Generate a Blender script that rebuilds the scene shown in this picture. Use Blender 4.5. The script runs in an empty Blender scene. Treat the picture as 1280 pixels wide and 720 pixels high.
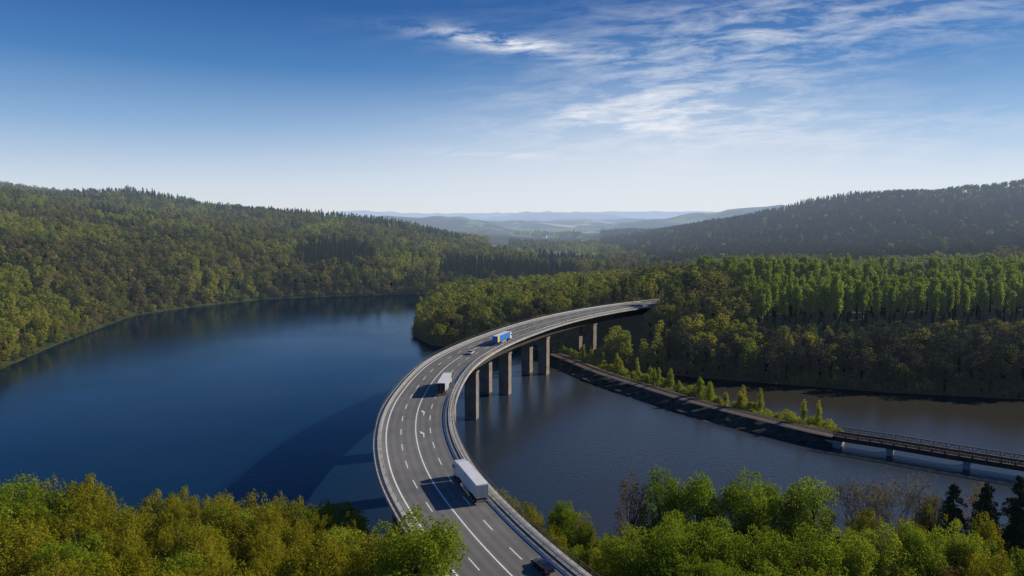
import bpy, bmesh, math, random
import numpy as np
from mathutils import Vector, noise, Matrix
random.seed(7); rng=np.random.default_rng(7)
scene=bpy.context.scene
scene.view_settings.view_transform='Standard'; scene.view_settings.look='None'; scene.view_settings.exposure=0
COL=scene.collection

# ------------------------------------------------------------ node helpers
def haze_group():  # haze painted into the materials: pale emission mixed in with distance from origin
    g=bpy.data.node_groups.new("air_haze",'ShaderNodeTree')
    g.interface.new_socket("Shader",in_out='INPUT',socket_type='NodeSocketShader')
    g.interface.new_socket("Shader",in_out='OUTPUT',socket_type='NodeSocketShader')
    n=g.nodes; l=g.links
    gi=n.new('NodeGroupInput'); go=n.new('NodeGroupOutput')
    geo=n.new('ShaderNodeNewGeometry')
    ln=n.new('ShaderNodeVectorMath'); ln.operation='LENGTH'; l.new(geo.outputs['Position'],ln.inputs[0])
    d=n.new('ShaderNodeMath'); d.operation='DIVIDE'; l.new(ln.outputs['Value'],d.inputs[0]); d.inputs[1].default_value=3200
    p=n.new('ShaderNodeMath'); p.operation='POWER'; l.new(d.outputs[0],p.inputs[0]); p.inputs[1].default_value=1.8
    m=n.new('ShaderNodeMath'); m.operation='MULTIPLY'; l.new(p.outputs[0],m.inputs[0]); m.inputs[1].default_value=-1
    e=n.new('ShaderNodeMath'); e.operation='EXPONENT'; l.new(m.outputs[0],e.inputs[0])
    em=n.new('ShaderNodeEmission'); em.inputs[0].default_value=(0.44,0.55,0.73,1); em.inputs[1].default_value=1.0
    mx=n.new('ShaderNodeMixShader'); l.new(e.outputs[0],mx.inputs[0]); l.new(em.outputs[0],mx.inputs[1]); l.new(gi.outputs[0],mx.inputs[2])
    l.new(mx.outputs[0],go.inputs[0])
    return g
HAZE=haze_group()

def new_mat(name):
    m=bpy.data.materials.new(name); m.use_nodes=True; m.node_tree.nodes.clear()
    try: m.cycles.emission_sampling='NONE'
    except Exception: pass
    return m,m.node_tree.nodes,m.node_tree.links

def mat(name,c1,c2=None,scale=1.0,rough=0.7,metal=0.0,bump=0.0,haze=False,coords='Object',spec=0.5,detail=5,wear=None):
    m,n,l=new_mat(name)
    out=n.new('ShaderNodeOutputMaterial'); b=n.new('ShaderNodeBsdfPrincipled')
    b.inputs['Roughness'].default_value=rough; b.inputs['Metallic'].default_value=metal
    b.inputs['Specular IOR Level'].default_value=spec
    tc=n.new('ShaderNodeTexCoord'); nz=n.new('ShaderNodeTexNoise'); nz.inputs['Scale'].default_value=scale; nz.inputs['Detail'].default_value=detail
    l.new(tc.outputs[coords],nz.inputs['Vector'])
    r=n.new('ShaderNodeValToRGB'); r.color_ramp.elements[0].position=.35; r.color_ramp.elements[1].position=.65
    if c2 is None: c2=tuple(x*.8 for x in c1)
    r.color_ramp.elements[0].color=(*c1,1); r.color_ramp.elements[1].color=(*c2,1)
    l.new(nz.outputs[0],r.inputs[0]); src=r.outputs[0]
    if wear:
        at_=n.new('ShaderNodeAttribute'); at_.attribute_name=wear
        mu=n.new('ShaderNodeMixRGB'); mu.blend_type='MULTIPLY'; mu.inputs[0].default_value=1; l.new(src,mu.inputs[1]); l.new(at_.outputs['Fac'],mu.inputs[2]); src=mu.outputs[0]
        n3=n.new('ShaderNodeTexNoise'); n3.inputs['Scale'].default_value=.06; n3.inputs['Detail'].default_value=6; l.new(tc.outputs[coords],n3.inputs['Vector'])
        m3=n.new('ShaderNodeMapRange'); l.new(n3.outputs[0],m3.inputs[0]); m3.inputs[1].default_value=.35; m3.inputs[2].default_value=.65; m3.inputs[3].default_value=.84; m3.inputs[4].default_value=1.12
        mv=n.new('ShaderNodeMixRGB'); mv.blend_type='MULTIPLY'; mv.inputs[0].default_value=1; l.new(src,mv.inputs[1]); l.new(m3.outputs[0],mv.inputs[2]); src=mv.outputs[0]
    l.new(src,b.inputs['Base Color'])
    if bump>0:
        bp=n.new('ShaderNodeBump'); bp.inputs['Strength'].default_value=bump; l.new(nz.outputs[0],bp.inputs['Height']); l.new(bp.outputs[0],b.inputs['Normal'])
    if haze:
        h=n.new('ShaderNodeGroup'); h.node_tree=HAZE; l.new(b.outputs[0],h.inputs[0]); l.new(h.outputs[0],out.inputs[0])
    else: l.new(b.outputs[0],out.inputs[0])
    return m

def leaf_mat(name,cols,trans=0.4,patch=0.02,vary=.3,rand=.9):
    """foliage: colour from the plant's own random value, patches in the wood, leaf clump noise"""
    m,n,l=new_mat(name)
    out=n.new('ShaderNodeOutputMaterial')
    oi=n.new('ShaderNodeObjectInfo'); geo=n.new('ShaderNodeNewGeometry')
    pn=n.new('ShaderNodeTexNoise'); pn.inputs['Scale'].default_value=patch; pn.inputs['Detail'].default_value=2; l.new(geo.outputs['Position'],pn.inputs['Vector'])
    a=n.new('ShaderNodeMath'); a.operation='MULTIPLY'; l.new(oi.outputs['Random'],a.inputs[0]); a.inputs[1].default_value=rand
    b=n.new('ShaderNodeMath'); b.operation='MULTIPLY_ADD'; l.new(pn.outputs[0],b.inputs[0]); b.inputs[1].default_value=1.3; b.inputs[2].default_value=-.15-rand/2
    c=n.new('ShaderNodeMath'); c.operation='ADD'; l.new(a.outputs[0],c.inputs[0]); l.new(b.outputs[0],c.inputs[1])
    r=n.new('ShaderNodeValToRGB'); els=r.color_ramp.elements
    while len(els)<len(cols): els.new(.5)
    for i,cc in enumerate(cols):
        els[i].position=i/(len(cols)-1); els[i].color=(*cc,1)
    l.new(c.outputs[0],r.inputs[0])
    ln=n.new('ShaderNodeTexNoise'); ln.inputs['Scale'].default_value=.5; ln.inputs['Detail'].default_value=4; l.new(geo.outputs['Position'],ln.inputs['Vector'])
    mr=n.new('ShaderNodeMapRange'); l.new(ln.outputs[0],mr.inputs[0]); mr.inputs[1].default_value=.3; mr.inputs[2].default_value=.7
    mr.inputs[3].default_value=1-vary; mr.inputs[4].default_value=1+vary
    hs=n.new('ShaderNodeHueSaturation'); l.new(r.outputs[0],hs.inputs['Color']); l.new(mr.outputs[0],hs.inputs['Value'])
    d=n.new('ShaderNodeBsdfDiffuse'); t=n.new('ShaderNodeBsdfTranslucent'); l.new(hs.outputs[0],d.inputs[0]); l.new(hs.outputs[0],t.inputs[0])
    mx=n.new('ShaderNodeMixShader'); mx.inputs[0].default_value=trans; l.new(d.outputs[0],mx.inputs[1]); l.new(t.outputs[0],mx.inputs[2])
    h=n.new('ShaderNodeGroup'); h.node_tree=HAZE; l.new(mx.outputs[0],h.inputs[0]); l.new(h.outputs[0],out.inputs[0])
    return m

M={}
M['spring']=leaf_mat("leaves_spring",[(.14,.20,.014),(.20,.27,.018),(.28,.32,.026)],.5,.03,.25,.6)
M['gold']=leaf_mat("leaves_golden",[(.19,.20,.012),(.265,.255,.015),(.32,.29,.024)],.5,.03,.22,.6)
M['sapling']=leaf_mat("leaves_sapling",[(.24,.30,.02),(.33,.36,.025),(.38,.36,.03)],.55,.03,.2,.6)
M['forest']=leaf_mat("leaves_forest",[(.058,.082,.022),(.115,.140,.030),(.15,.180,.032),(.19,.155,.055),(.19,.20,.036),(.27,.25,.050),(.14,.11,.052),(.076,.092,.030)],.45,.012)
M['bright']=leaf_mat("leaves_bright_wood",[(.16,.20,.024),(.25,.28,.032),(.35,.33,.045),(.19,.23,.034)],.5,.015)
M['grove']=leaf_mat("leaves_tall_grove",[(.18,.25,.028),(.25,.32,.034),(.31,.35,.042)],.55,.015,.2,.6)
M['dusk']=leaf_mat("leaves_dark_and_shaded_wood",[(.033,.043,.025),(.058,.064,.036),(.090,.076,.046),(.046,.056,.030)],.25,.012)  # dark budding shore wood; on the right hill its shade painted as leaf colour
M['conifer']=leaf_mat("needles_conifer",[(.016,.030,.015),(.028,.048,.022)],.12,.02)
M['budding']=leaf_mat("leaves_budding",[(.15,.12,.06),(.18,.15,.07)],.4,.02)
M['rusty']=leaf_mat("leaves_rusty",[(.17,.11,.04),(.22,.15,.05)],.45,.02)
M['bark']=mat("bark",(.055,.042,.03),(.10,.08,.06),3,.9,bump=.4)
M['bark_pale']=mat("bark_pale",(.18,.155,.125),(.26,.22,.18),3,.9)
M['asphalt']=mat("asphalt",(.150,.147,.142),(.180,.175,.168),.35,.85,detail=9,spec=.3,wear="lane_wear")
M['paint']=mat("road_paint",(.85,.85,.83),(.72,.72,.70),1.2,.7)
M['concrete']=mat("concrete",(.42,.405,.38),(.31,.30,.28),.5,.85,bump=.1,detail=8)
M['concrete_pier']=mat("pier_concrete",(.27,.225,.185),(.18,.150,.125),.35,.9,bump=.1,detail=8)
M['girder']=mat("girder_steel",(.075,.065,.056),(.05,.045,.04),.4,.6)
M['steel']=mat("galvanised_steel",(.40,.41,.42),(.30,.31,.32),1,.5,metal=.3)
M['rust']=mat("rusty_steel",(.16,.11,.08),(.10,.07,.055),2,.8)
M['ballast']=mat("ballast",(.27,.21,.165),(.16,.13,.105),2.5,.95,bump=.6,detail=8)
M['rock']=mat("embankment_stone",(.105,.085,.055),(.036,.038,.020),.35,.95,bump=.9,detail=10)

# ------------------------------------------------------------ generic mesh helpers
def mesh_obj(name,verts,faces,mats,parent=None,smooth=False,mi=None,link=True):
    me=bpy.data.meshes.new(name); me.from_pydata([tuple(v) for v in verts],[],faces)
    for m in (mats if isinstance(mats,(list,tuple)) else [mats]): me.materials.append(m)
    if mi is not None: me.polygons.foreach_set('material_index',mi)
    if smooth: me.polygons.foreach_set('use_smooth',[True]*len(me.polygons))
    me.update()
    o=bpy.data.objects.new(name,me)
    if link: COL.objects.link(o)
    if parent is not None: o.parent=parent
    return o
def empty(name,loc=(0,0,0),rot=0):
    o=bpy.data.objects.new(name,None); o.empty_display_size=1; o.location=loc; o.rotation_euler=(0,0,rot); COL.objects.link(o); return o
def tag(o,label,cat,group=None):
    o["label"]=label; o["category"]=cat
    if group: o["group"]=group
def structure(o,label,cat):
    o["kind"]="structure"; o["label"]=label; o["category"]=cat

def catmull(pts,step=2.0):
    P=[np.array(p,float) for p in pts]; P=[2*P[0]-P[1]]+P+[2*P[-1]-P[-2]]
    out=[]
    for i in range(1,len(P)-2):
        p0,p1,p2,p3=P[i-1:i+3]
        for k in range(40):
            t=k/40; out.append(.5*((2*p1)+(-p0+p2)*t+(2*p0-5*p1+4*p2-p3)*t*t+(-p0+3*p1-3*p2+p3)*t**3))
    out.append(P[-2]); out=np.array(out)
    s=np.concatenate([[0],np.cumsum(np.linalg.norm(np.diff(out,axis=0),axis=1))])
    n=int(s[-1]/step)+1; q=np.linspace(0,s[-1],n)
    r=np.stack([np.interp(q,s,out[:,0]),np.interp(q,s,out[:,1])],1)
    for _ in range(6): r[1:-1]=.25*r[:-2]+.5*r[1:-1]+.25*r[2:]
    return r,q
def frames(line):
    t=np.gradient(line,axis=0); t/=np.linalg.norm(t,axis=1)[:,None]
    return t,np.stack([t[:,1],-t[:,0]],1)
def sweep(line,prof,z0=0.0,closed=True,cap=True):
    t,r=frames(line); V=[];F=[]; k=len(prof)
    for i in range(len(line)):
        for (o,z) in prof: V.append((line[i,0]+r[i,0]*o,line[i,1]+r[i,1]*o,z0+z))
    kk=k if closed else k-1
    for i in range(len(line)-1):
        for j in range(kk):
            a=i*k+j; b=i*k+(j+1)%k; F.append((a,b,b+k,a+k))
    if closed and cap:
        F.append(tuple(range(k))); F.append(tuple((len(line)-1)*k+j for j in reversed(range(k))))
    return V,F
def add(VF,V2,F2):
    n=len(VF[0]); VF[0].extend(V2); VF[1].extend([tuple(i+n for i in f) for f in F2])
def boxvf(cx,cy,cz,sx,sy,sz,rot=0.0):
    c,s=math.cos(rot),math.sin(rot); V=[]
    for z in (-.5,.5):
        for (x,y) in ((-.5,-.5),(.5,-.5),(.5,.5),(-.5,.5)):
            X,Y=x*sx,y*sy; V.append((cx+X*c-Y*s,cy+X*s+Y*c,cz+z*sz))
    return V,[(3,2,1,0),(4,5,6,7),(0,1,5,4),(1,2,6,5),(2,3,7,6),(3,0,4,7)]
def tube(p0,p1,r0,r1,n=6):
    p0=Vector(p0);p1=Vector(p1); d=(p1-p0); 
    if d.length<1e-6: d=Vector((0,0,1))
    d.normalize(); a=d.orthogonal().normalized(); b=d.cross(a); V=[]
    for p,r in ((p0,r0),(p1,r1)):
        for i in range(n):
            t=2*math.pi*i/n; V.append(tuple(p+(a*math.cos(t)+b*math.sin(t))*r))
    F=[(i,(i+1)%n,n+(i+1)%n,n+i) for i in range(n)]
    F.append(tuple(range(n,2*n)))
    return V,F

# ------------------------------------------------------------ lines of the place
DK=21.5   # road level above the lake
ROADP=[(54,4.7),(40,24),(26.4,43.8),(13.6,65.3),(1.6,85.3),(-8.4,105.9),(-16.9,128.7),(-22.6,155.8),(-24.1,184.7),(-21.2,221),(-12.4,253.7),(0.9,285.4),(18.2,317.1),(39.2,346),(65.3,373.1),(96,396.4),(135,417.9),(186,436.5),(252,452.4),(336,466)]
road,rs=catmull(ROADP,2.0)
RAILP=[(-6,395),(8,358),(25,324),(38.5,293),(51.7,270),(67.4,244.6),(83.6,224),(99.4,206),(110.6,199),(127,187.5),(145,176),(175,158),(215,138),(260,118)]
rail,qs=catmull(RAILP,2.0)
LAKE=np.array([(-237,310),(-250,363),(-264,436),(-272,485),(-255,527),(-214,584),(-151,609),(-88,622),(-30,642),(40,662),(110,690),(110,665),(40,635),(-20,612),(-62,580),(-72,528),(-67,480),(-63,436),(-58,400),(-44,370),(-20,360),(8,352),(24,338),(38,320),(52,306),(68,301),(84,294),(104,286),(126,278),(150,269),(200,258),(260,243),(340,213),(420,188),(420,90),(330,112),(230,122),(160,130),(110,132),(60,128),(25,127),(0,133),(-20,131),(-50,130),(-90,128),(-150,124),(-250,112),(-420,92),(-420,150),(-330,180),(-260,220),(-240,270)],float)
def poly_sd(x,y,P):
    d=np.full(x.shape,1e18); ins=np.zeros(x.shape,bool); n=len(P)
    for i in range(n):
        a=P[i];b=P[(i+1)%n]; e=b-a
        t=np.clip(((x-a[0])*e[0]+(y-a[1])*e[1])/(e@e),0,1)
        d=np.minimum(d,(x-a[0]-t*e[0])**2+(y-a[1]-t*e[1])**2)
        c=((a[1]<=y)&(b[1]>y))|((b[1]<=y)&(a[1]>y))
        with np.errstate(divide='ignore',invalid='ignore'):
            xi=a[0]+(y-a[1])/(b[1]-a[1] if b[1]!=a[1] else 1e-9)*e[0]
        ins^=c&(x<xi)
    d=np.sqrt(d); return np.where(ins,-d,d)
def line_dist(x,y,L,stride=4):
    d=np.full(x.shape,1e18)
    for p in L[::stride]: d=np.minimum(d,(x-p[0])**2+(y-p[1])**2)
    return np.sqrt(d)
CP=np.array([(-260,320,12),(-350,330,40),(-520,350,62),(-300,450,24),(-400,550,50),(-600,600,78),(-850,700,98),(-260,620,30),(-150,660,20),(-80,690,12),(-300,800,46),
(-1500,1100,118),(-825,1100,108),(-660,1100,98),(-567,1100,88),(-490,1100,75),(-400,1100,69),(-258,1100,66),(-180,1100,50),(-103,1100,32),(-26,1100,14),(50,1100,4),(150,1000,4),
(-20,450,9),(-40,520,8),(50,410,15),(95,405,19),(140,440,20),(50,520,12),(100,600,12),(0,580,7),(60,800,6),(70,320,4),(100,310,5),
(0,60,20),(0,0,30),(-100,80,14),(-100,105,9),(-200,80,18),(100,100,9),(100,60,17),(200,80,20),(2,85,19),(20,65,20),
(150,300,7),(200,330,9),(150,400,14),(300,400,15),(200,600,15),(400,600,17),(300,280,9),(650,600,34),(600,400,30),
(975,1300,133),(853,1300,118),(762,1300,108),(670,1300,97),(580,1300,86),(442,1300,62),(366,1300,42),(290,1300,26),(198,1300,8),(300,900,12),(500,950,26),(800,950,58),(900,700,48),(1500,1300,165),(1500,600,120),
(-600,1700,60),(0,1700,6),(600,1900,60),(150,1500,6),(-1500,400,100),(-700,0,60),(700,100,60),(0,-400,60),(-400,-100,40),(400,-100,40)],float)
PH=np.linalg.norm(CP[:,None,:2]-CP[None,:,:2],axis=2)
A=np.zeros((len(CP)+1,)*2); A[:-1,:-1]=PH; A[-1,:-1]=1; A[:-1,-1]=1
W=np.linalg.solve(A,np.concatenate([CP[:,2],[0]]))
def sstep(a,b,x):
    t=np.clip((x-a)/(b-a),0,1); return t*t*(3-2*t)
def height(x,y):
    x=np.asarray(x,float); y=np.asarray(y,float)
    h=np.full(x.shape,W[-1])
    for i in range(len(CP)): h=h+W[i]*np.sqrt((x-CP[i,0])**2+(y-CP[i,1])**2)
    h=np.clip(h,2,170)
    D=np.sqrt(x*x+y*y)
    G=lambda cx,cy,sx,sy: np.exp(-((x-cx)/sx)**2-((y-cy)/sy)**2)
    far=12+64*G(-380,2700,330,300)+40*G(-60,3200,420,260)+45*G(-900,2500,300,300)+108*G(1150,2800,620,380)+46*G(520,3600,500,300)+30*G(100,4200,700,260)+26*G(-260,3700,500,240)
    far+=(62+22*np.sin(x/620+1.2)+15*np.sin(x/240)+9*np.sin(x/97))*np.exp(-((y-5600)/900)**2)
    far+=(102+34*np.sin(x/1300+2.5)+24*np.sin(x/520)+10*np.sin(x/190))*np.exp(-((y-10000)/1700)**2)
    far+=(175+30*np.sin(x/2600))*sstep(12000,17000,D)
    far+=5*np.sin(x/75)*np.sin(y/110)+7*np.sin(x/52+y/90)*np.sin(y/130)+4*np.sin(x/28+1)*np.sin(y/60)
    w=sstep(1500,2200,D); h=h*(1-w)+far*w
    h=h+(np.sin(x/37+y/61)*1.2+np.sin(x/17-y/23+2)*.7)*sstep(10,80,h)*2
    h=h+8*np.sin(x/88+y/140)*np.sin(y/95-x/210)*sstep(25,90,h)
    sd=poly_sd(x,y,LAKE)
    land=h*(1-np.exp(-np.maximum(sd,0)/45))+np.minimum(np.maximum(sd,0)*.25,.8)
    z=np.where(sd>0,land,-np.minimum(4,-sd*.3))
    rd=line_dist(x,y,road)
    wn=np.maximum(1-sstep(76,94,y),sstep(356,382,y))
    wr=1-sstep(10,26,rd)
    low=np.minimum(z,np.where(rd<30,9+rd*.3,999)); flat=z*(1-wr)+(DK-.7)*wr
    z=np.where(sd>0,low*(1-wn)+flat*wn,z)
    return z,sd,rd

# ------------------------------------------------------------ ground
def axis(lo,hi,dlo,dhi,step):
    a=list(np.arange(dlo,dhi+.1,step)); s=step; v=a[-1]
    while v<hi: s*=1.08; v+=s; a.append(v)
    s=step; v=a[0]; b=[]
    while v>lo: s*=1.08; v-=s; b.append(v)
    return np.array(b[::-1]+a)
ax=axis(-22000,22000,-320,340,4); ay=axis(-3000,24000,30,660,4)
GX,GY=np.meshgrid(ax,ay); GZ,_,_=height(GX,GY)
nx,ny=len(ax),len(ay)
V=np.stack([GX.ravel(),GY.ravel(),GZ.ravel()],1)
I=(np.arange(ny-1)[:,None]*nx+np.arange(nx-1)[None,:]).ravel()
F=np.stack([I,I+1,I+nx+1,I+nx],1)
me=bpy.data.meshes.new("ground"); me.from_pydata(V.tolist(),[],F.tolist()); me.polygons.foreach_set('use_smooth',[True]*len(me.polygons))
ground=bpy.data.objects.new("ground",me); COL.objects.link(ground); structure(ground,"wooded valley ground rising into hills around the lake","terrain")
m,n,l=new_mat("ground_soil_and_fields")
out=n.new('ShaderNodeOutputMaterial'); b=n.new('ShaderNodeBsdfPrincipled'); b.inputs['Roughness'].default_value=.95; b.inputs['Specular IOR Level'].default_value=.1
geo=n.new('ShaderNodeNewGeometry')
n1=n.new('ShaderNodeTexNoise'); n1.inputs['Scale'].default_value=.08; n1.inputs['Detail'].default_value=8; l.new(geo.outputs['Position'],n1.inputs['Vector'])
r1=n.new('ShaderNodeValToRGB'); r1.color_ramp.elements[0].position=.35; r1.color_ramp.elements[1].position=.65
r1.color_ramp.elements[0].color=(.022,.030,.010,1); r1.color_ramp.elements[1].color=(.050,.058,.018,1); l.new(n1.outputs[0],r1.inputs[0])
vo=n.new('ShaderNodeTexVoronoi'); vo.inputs['Scale'].default_value=.0052; l.new(geo.outputs['Position'],vo.inputs['Vector'])
sx=n.new('ShaderNodeSeparateColor'); l.new(vo.outputs['Color'],sx.inputs[0])
r2=n.new('ShaderNodeValToRGB'); r2.color_ramp.interpolation='CONSTANT'; e=r2.color_ramp.elements
e[0].position=0; e[0].color=(.026,.042,.018,1); e[1].position=.34; e[1].color=(.24,.31,.11,1)
q=e.new(.56); q.color=(.15,.21,.07,1); q=e.new(.72); q.color=(.44,.40,.28,1); q=e.new(.86); q.color=(.035,.055,.022,1)
l.new(sx.outputs[0],r2.inputs[0])
n2=n.new('ShaderNodeTexNoise'); n2.inputs['Scale'].default_value=.0042; n2.inputs['Detail'].default_value=8; n2.inputs['Roughness'].default_value=.62; l.new(geo.outputs['Position'],n2.inputs['Vector'])
st=n.new('ShaderNodeMapRange'); l.new(n2.outputs[0],st.inputs[0]); st.inputs[1].default_value=.495; st.inputs[2].default_value=.51
mf=n.new('ShaderNodeMixRGB'); l.new(st.outputs[0],mf.inputs[0]); l.new(r2.outputs[0],mf.inputs[1]); mf.inputs[2].default_value=(.018,.030,.016,1)
spz=n.new('ShaderNodeSeparateXYZ'); l.new(geo.outputs['Position'],spz.inputs[0])
hz_=n.new('ShaderNodeMapRange'); l.new(spz.outputs[2],hz_.inputs[0]); hz_.inputs[1].default_value=60; hz_.inputs[2].default_value=90; hz_.inputs[4].default_value=.6
mg=n.new('ShaderNodeMixRGB'); l.new(hz_.outputs[0],mg.inputs[0]); l.new(mf.outputs[0],mg.inputs[1]); mg.inputs[2].default_value=(.022,.034,.020,1)
ln_=n.new('ShaderNodeVectorMath'); ln_.operation='LENGTH'; l.new(geo.outputs['Position'],ln_.inputs[0])
fr=n.new('ShaderNodeMapRange'); l.new(ln_.outputs['Value'],fr.inputs[0]); fr.inputs[1].default_value=950; fr.inputs[2].default_value=1100
mm=n.new('ShaderNodeMixRGB'); l.new(fr.outputs[0],mm.inputs[0]); l.new(r1.outputs[0],mm.inputs[1]); l.new(mg.outputs[0],mm.inputs[2])
l.new(mm.outputs[0],b.inputs['Base Color'])
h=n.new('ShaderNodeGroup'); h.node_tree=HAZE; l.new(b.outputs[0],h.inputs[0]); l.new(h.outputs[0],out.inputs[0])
me.materials.append(m)

# ------------------------------------------------------------ lake water (clear blue basin, east of the bridge sun-side glare put into a paler base colour)
m,n,l=new_mat("lake_water")
out=n.new('ShaderNodeOutputMaterial'); b=n.new('ShaderNodeBsdfPrincipled')
b.inputs['IOR'].default_value=1.33
geo=n.new('ShaderNodeNewGeometry'); mp=n.new('ShaderNodeMapping'); mp.inputs['Scale'].default_value=(1,.55,1); mp.inputs['Rotation'].default_value=(0,0,.5)
l.new(geo.outputs['Position'],mp.inputs[0])
spx=n.new('ShaderNodeSeparateXYZ'); l.new(geo.outputs['Position'],spx.inputs[0])
east=n.new('ShaderNodeMapRange'); east.interpolation_type='SMOOTHSTEP'; l.new(spx.outputs[0],east.inputs[0]); east.inputs[1].default_value=-70; east.inputs[2].default_value=50
ce=n.new('ShaderNodeMixRGB'); l.new(east.outputs[0],ce.inputs[0]); ce.inputs[1].default_value=(.004,.021,.048,1); ce.inputs[2].default_value=(.042,.052,.064,1)
# browner base colour in the cove beyond the causeway
cove=n.new('ShaderNodeMath'); cove.operation='MULTIPLY_ADD'; l.new(spx.outputs[0],cove.inputs[0]); cove.inputs[1].default_value=.8; l.new(spx.outputs[1],cove.inputs[2])
cvr=n.new('ShaderNodeMapRange'); cvr.interpolation_type='SMOOTHSTEP'; l.new(cove.outputs[0],cvr.inputs[0]); cvr.inputs[1].default_value=300; cvr.inputs[2].default_value=345
cvx=n.new('ShaderNodeMath'); cvx.operation='MULTIPLY'; l.new(cvr.outputs[0],cvx.inputs[0]); l.new(east.outputs[0],cvx.inputs[1])
cc_=n.new('ShaderNodeMixRGB'); l.new(cvx.outputs[0],cc_.inputs[0]); l.new(ce.outputs[0],cc_.inputs[1]); cc_.inputs[2].default_value=(.050,.046,.036,1); l.new(cc_.outputs[0],b.inputs['Base Color'])
re=n.new('ShaderNodeMapRange'); l.new(east.outputs[0],re.inputs[0]); re.inputs[3].default_value=.09; re.inputs[4].default_value=.13; l.new(re.outputs[0],b.inputs['Roughness'])
w1=n.new('ShaderNodeTexNoise'); w1.inputs['Scale'].default_value=1.1; w1.inputs['Detail'].default_value=5; w1.inputs['Roughness'].default_value=.6; l.new(mp.outputs[0],w1.inputs['Vector'])
w2=n.new('ShaderNodeTexNoise'); w2.inputs['Scale'].default_value=.014; w2.inputs['Detail'].default_value=3; l.new(geo.outputs['Position'],w2.inputs['Vector'])
mr=n.new('ShaderNodeMapRange'); l.new(w2.outputs[0],mr.inputs[0]); mr.inputs[1].default_value=.35; mr.inputs[2].default_value=.65; mr.inputs[3].default_value=.05; mr.inputs[4].default_value=.20
sm=n.new('ShaderNodeMath'); sm.operation='MULTIPLY_ADD'; l.new(east.outputs[0],sm.inputs[0]); sm.inputs[1].default_value=.10; l.new(mr.outputs[0],sm.inputs[2])
bp=n.new('ShaderNodeBump'); bp.inputs['Distance'].default_value=.45; l.new(sm.outputs[0],bp.inputs['Strength']); l.new(w1.outputs[0],bp.inputs['Height']); l.new(bp.outputs[0],b.inputs['Normal'])
l.new(b.outputs[0],out.inputs[0])
lake=mesh_obj("lake_water",[(-700,60,0),(700,60,0),(700,760,0),(-700,760,0)],[(0,1,2,3)],m)
structure(lake,"calm dark blue reservoir water with fine ripples","water")

# ------------------------------------------------------------ motorway
KW=.935
def rsweep(line,prof,**k): return sweep(line,[(o*KW,z+DK-18) for o,z in prof],**k)
def idx_y(y,after=0):
    for i in range(after,len(road)):
        if road[i,1]>=y: return i
iA=idx_y(64); iB=idx_y(385)
br=road[iA:iB]; bs=rs[iA:iB]
offs=np.linspace(8.2,-8.2,57)
def wear(o):
    v=1.0
    for c in (-5.3,-1.8,1.8,5.3):
        for q_ in (-.85,.85): v-=.17*math.exp(-((o-c-q_)/.38)**2)
        v+=.04*math.exp(-((o-c)/.3)**2)
    if abs(o)>7.2: v+=.10
    return v
Va,Fa=rsweep(road,[(o,18.02) for o in offs],closed=False)
VF=[list(Va),list(Fa)]; na=len(Fa); nva=len(Va)
t_,r_=frames(road)
def at(s,o):
    o=o*KW
    x=np.interp(s,rs,road[:,0]); y=np.interp(s,rs,road[:,1])
    tx=np.interp(s,rs,t_[:,0]); ty=np.interp(s,rs,t_[:,1]); k=math.hypot(tx,ty); tx/=k;ty/=k
    return x+ty*o,y-tx*o,tx,ty
def strip(s0,s1,o,w,z=DK+.028):
    k=max(2,int((s1-s0)/2)+1); V=[];F=[]
    for i in range(k):
        s=s0+(s1-s0)*i/(k-1); a=at(s,o+w/2); c=at(s,o-w/2); V+= [(a[0],a[1],z),(c[0],c[1],z)]
    for i in range(k-1): F.append((2*i,2*i+1,2*i+3,2*i+2))
    add(VF,V,F)
L=rs[-1]
strip(0,L,-7.05,.3); strip(0,L,7.05,.3); strip(0,L,0.0,.26)
s=0
while s<L-8:
    strip(s,s+4,-3.55,.2); strip(s,s+4,3.55,.2); s+=10.3
def arrow(s,o,bend):
    sh=[(-.12,0),(.12,0),(.12,2.6),(-.12,2.6)]
    hd=[(bend*.1-.5,2.6),(bend*.1+.5,2.6),(bend*.9,4.6)]
    for poly in (sh,hd):
        V=[]
        for (dx,dy) in poly:
            p=at(s+dy,o+dx); V.append((p[0],p[1],DK+.028))
        add(VF,V,[tuple(range(len(poly)))])
def s_at_y(y):
    i=idx_y(y); return rs[i-1]+(y-road[i-1,1])/(road[i,1]-road[i-1,1])*(rs[i]-rs[i-1])
for yy in (147,164): arrow(s_at_y(yy),1.8,-1)
motorway=mesh_obj("motorway",VF[0],VF[1],[M['asphalt'],M['paint']],mi=[0]*na+[1]*(len(VF[1])-na))
wa=motorway.data.attributes.new("lane_wear",'FLOAT','POINT'); vals=np.ones(len(VF[0]),np.float32); vals[:nva]=np.tile([wear(o) for o in offs],len(road)); wa.data.foreach_set('value',vals)
structure(motorway,"four lane curved asphalt motorway with white lane markings","road")

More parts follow.
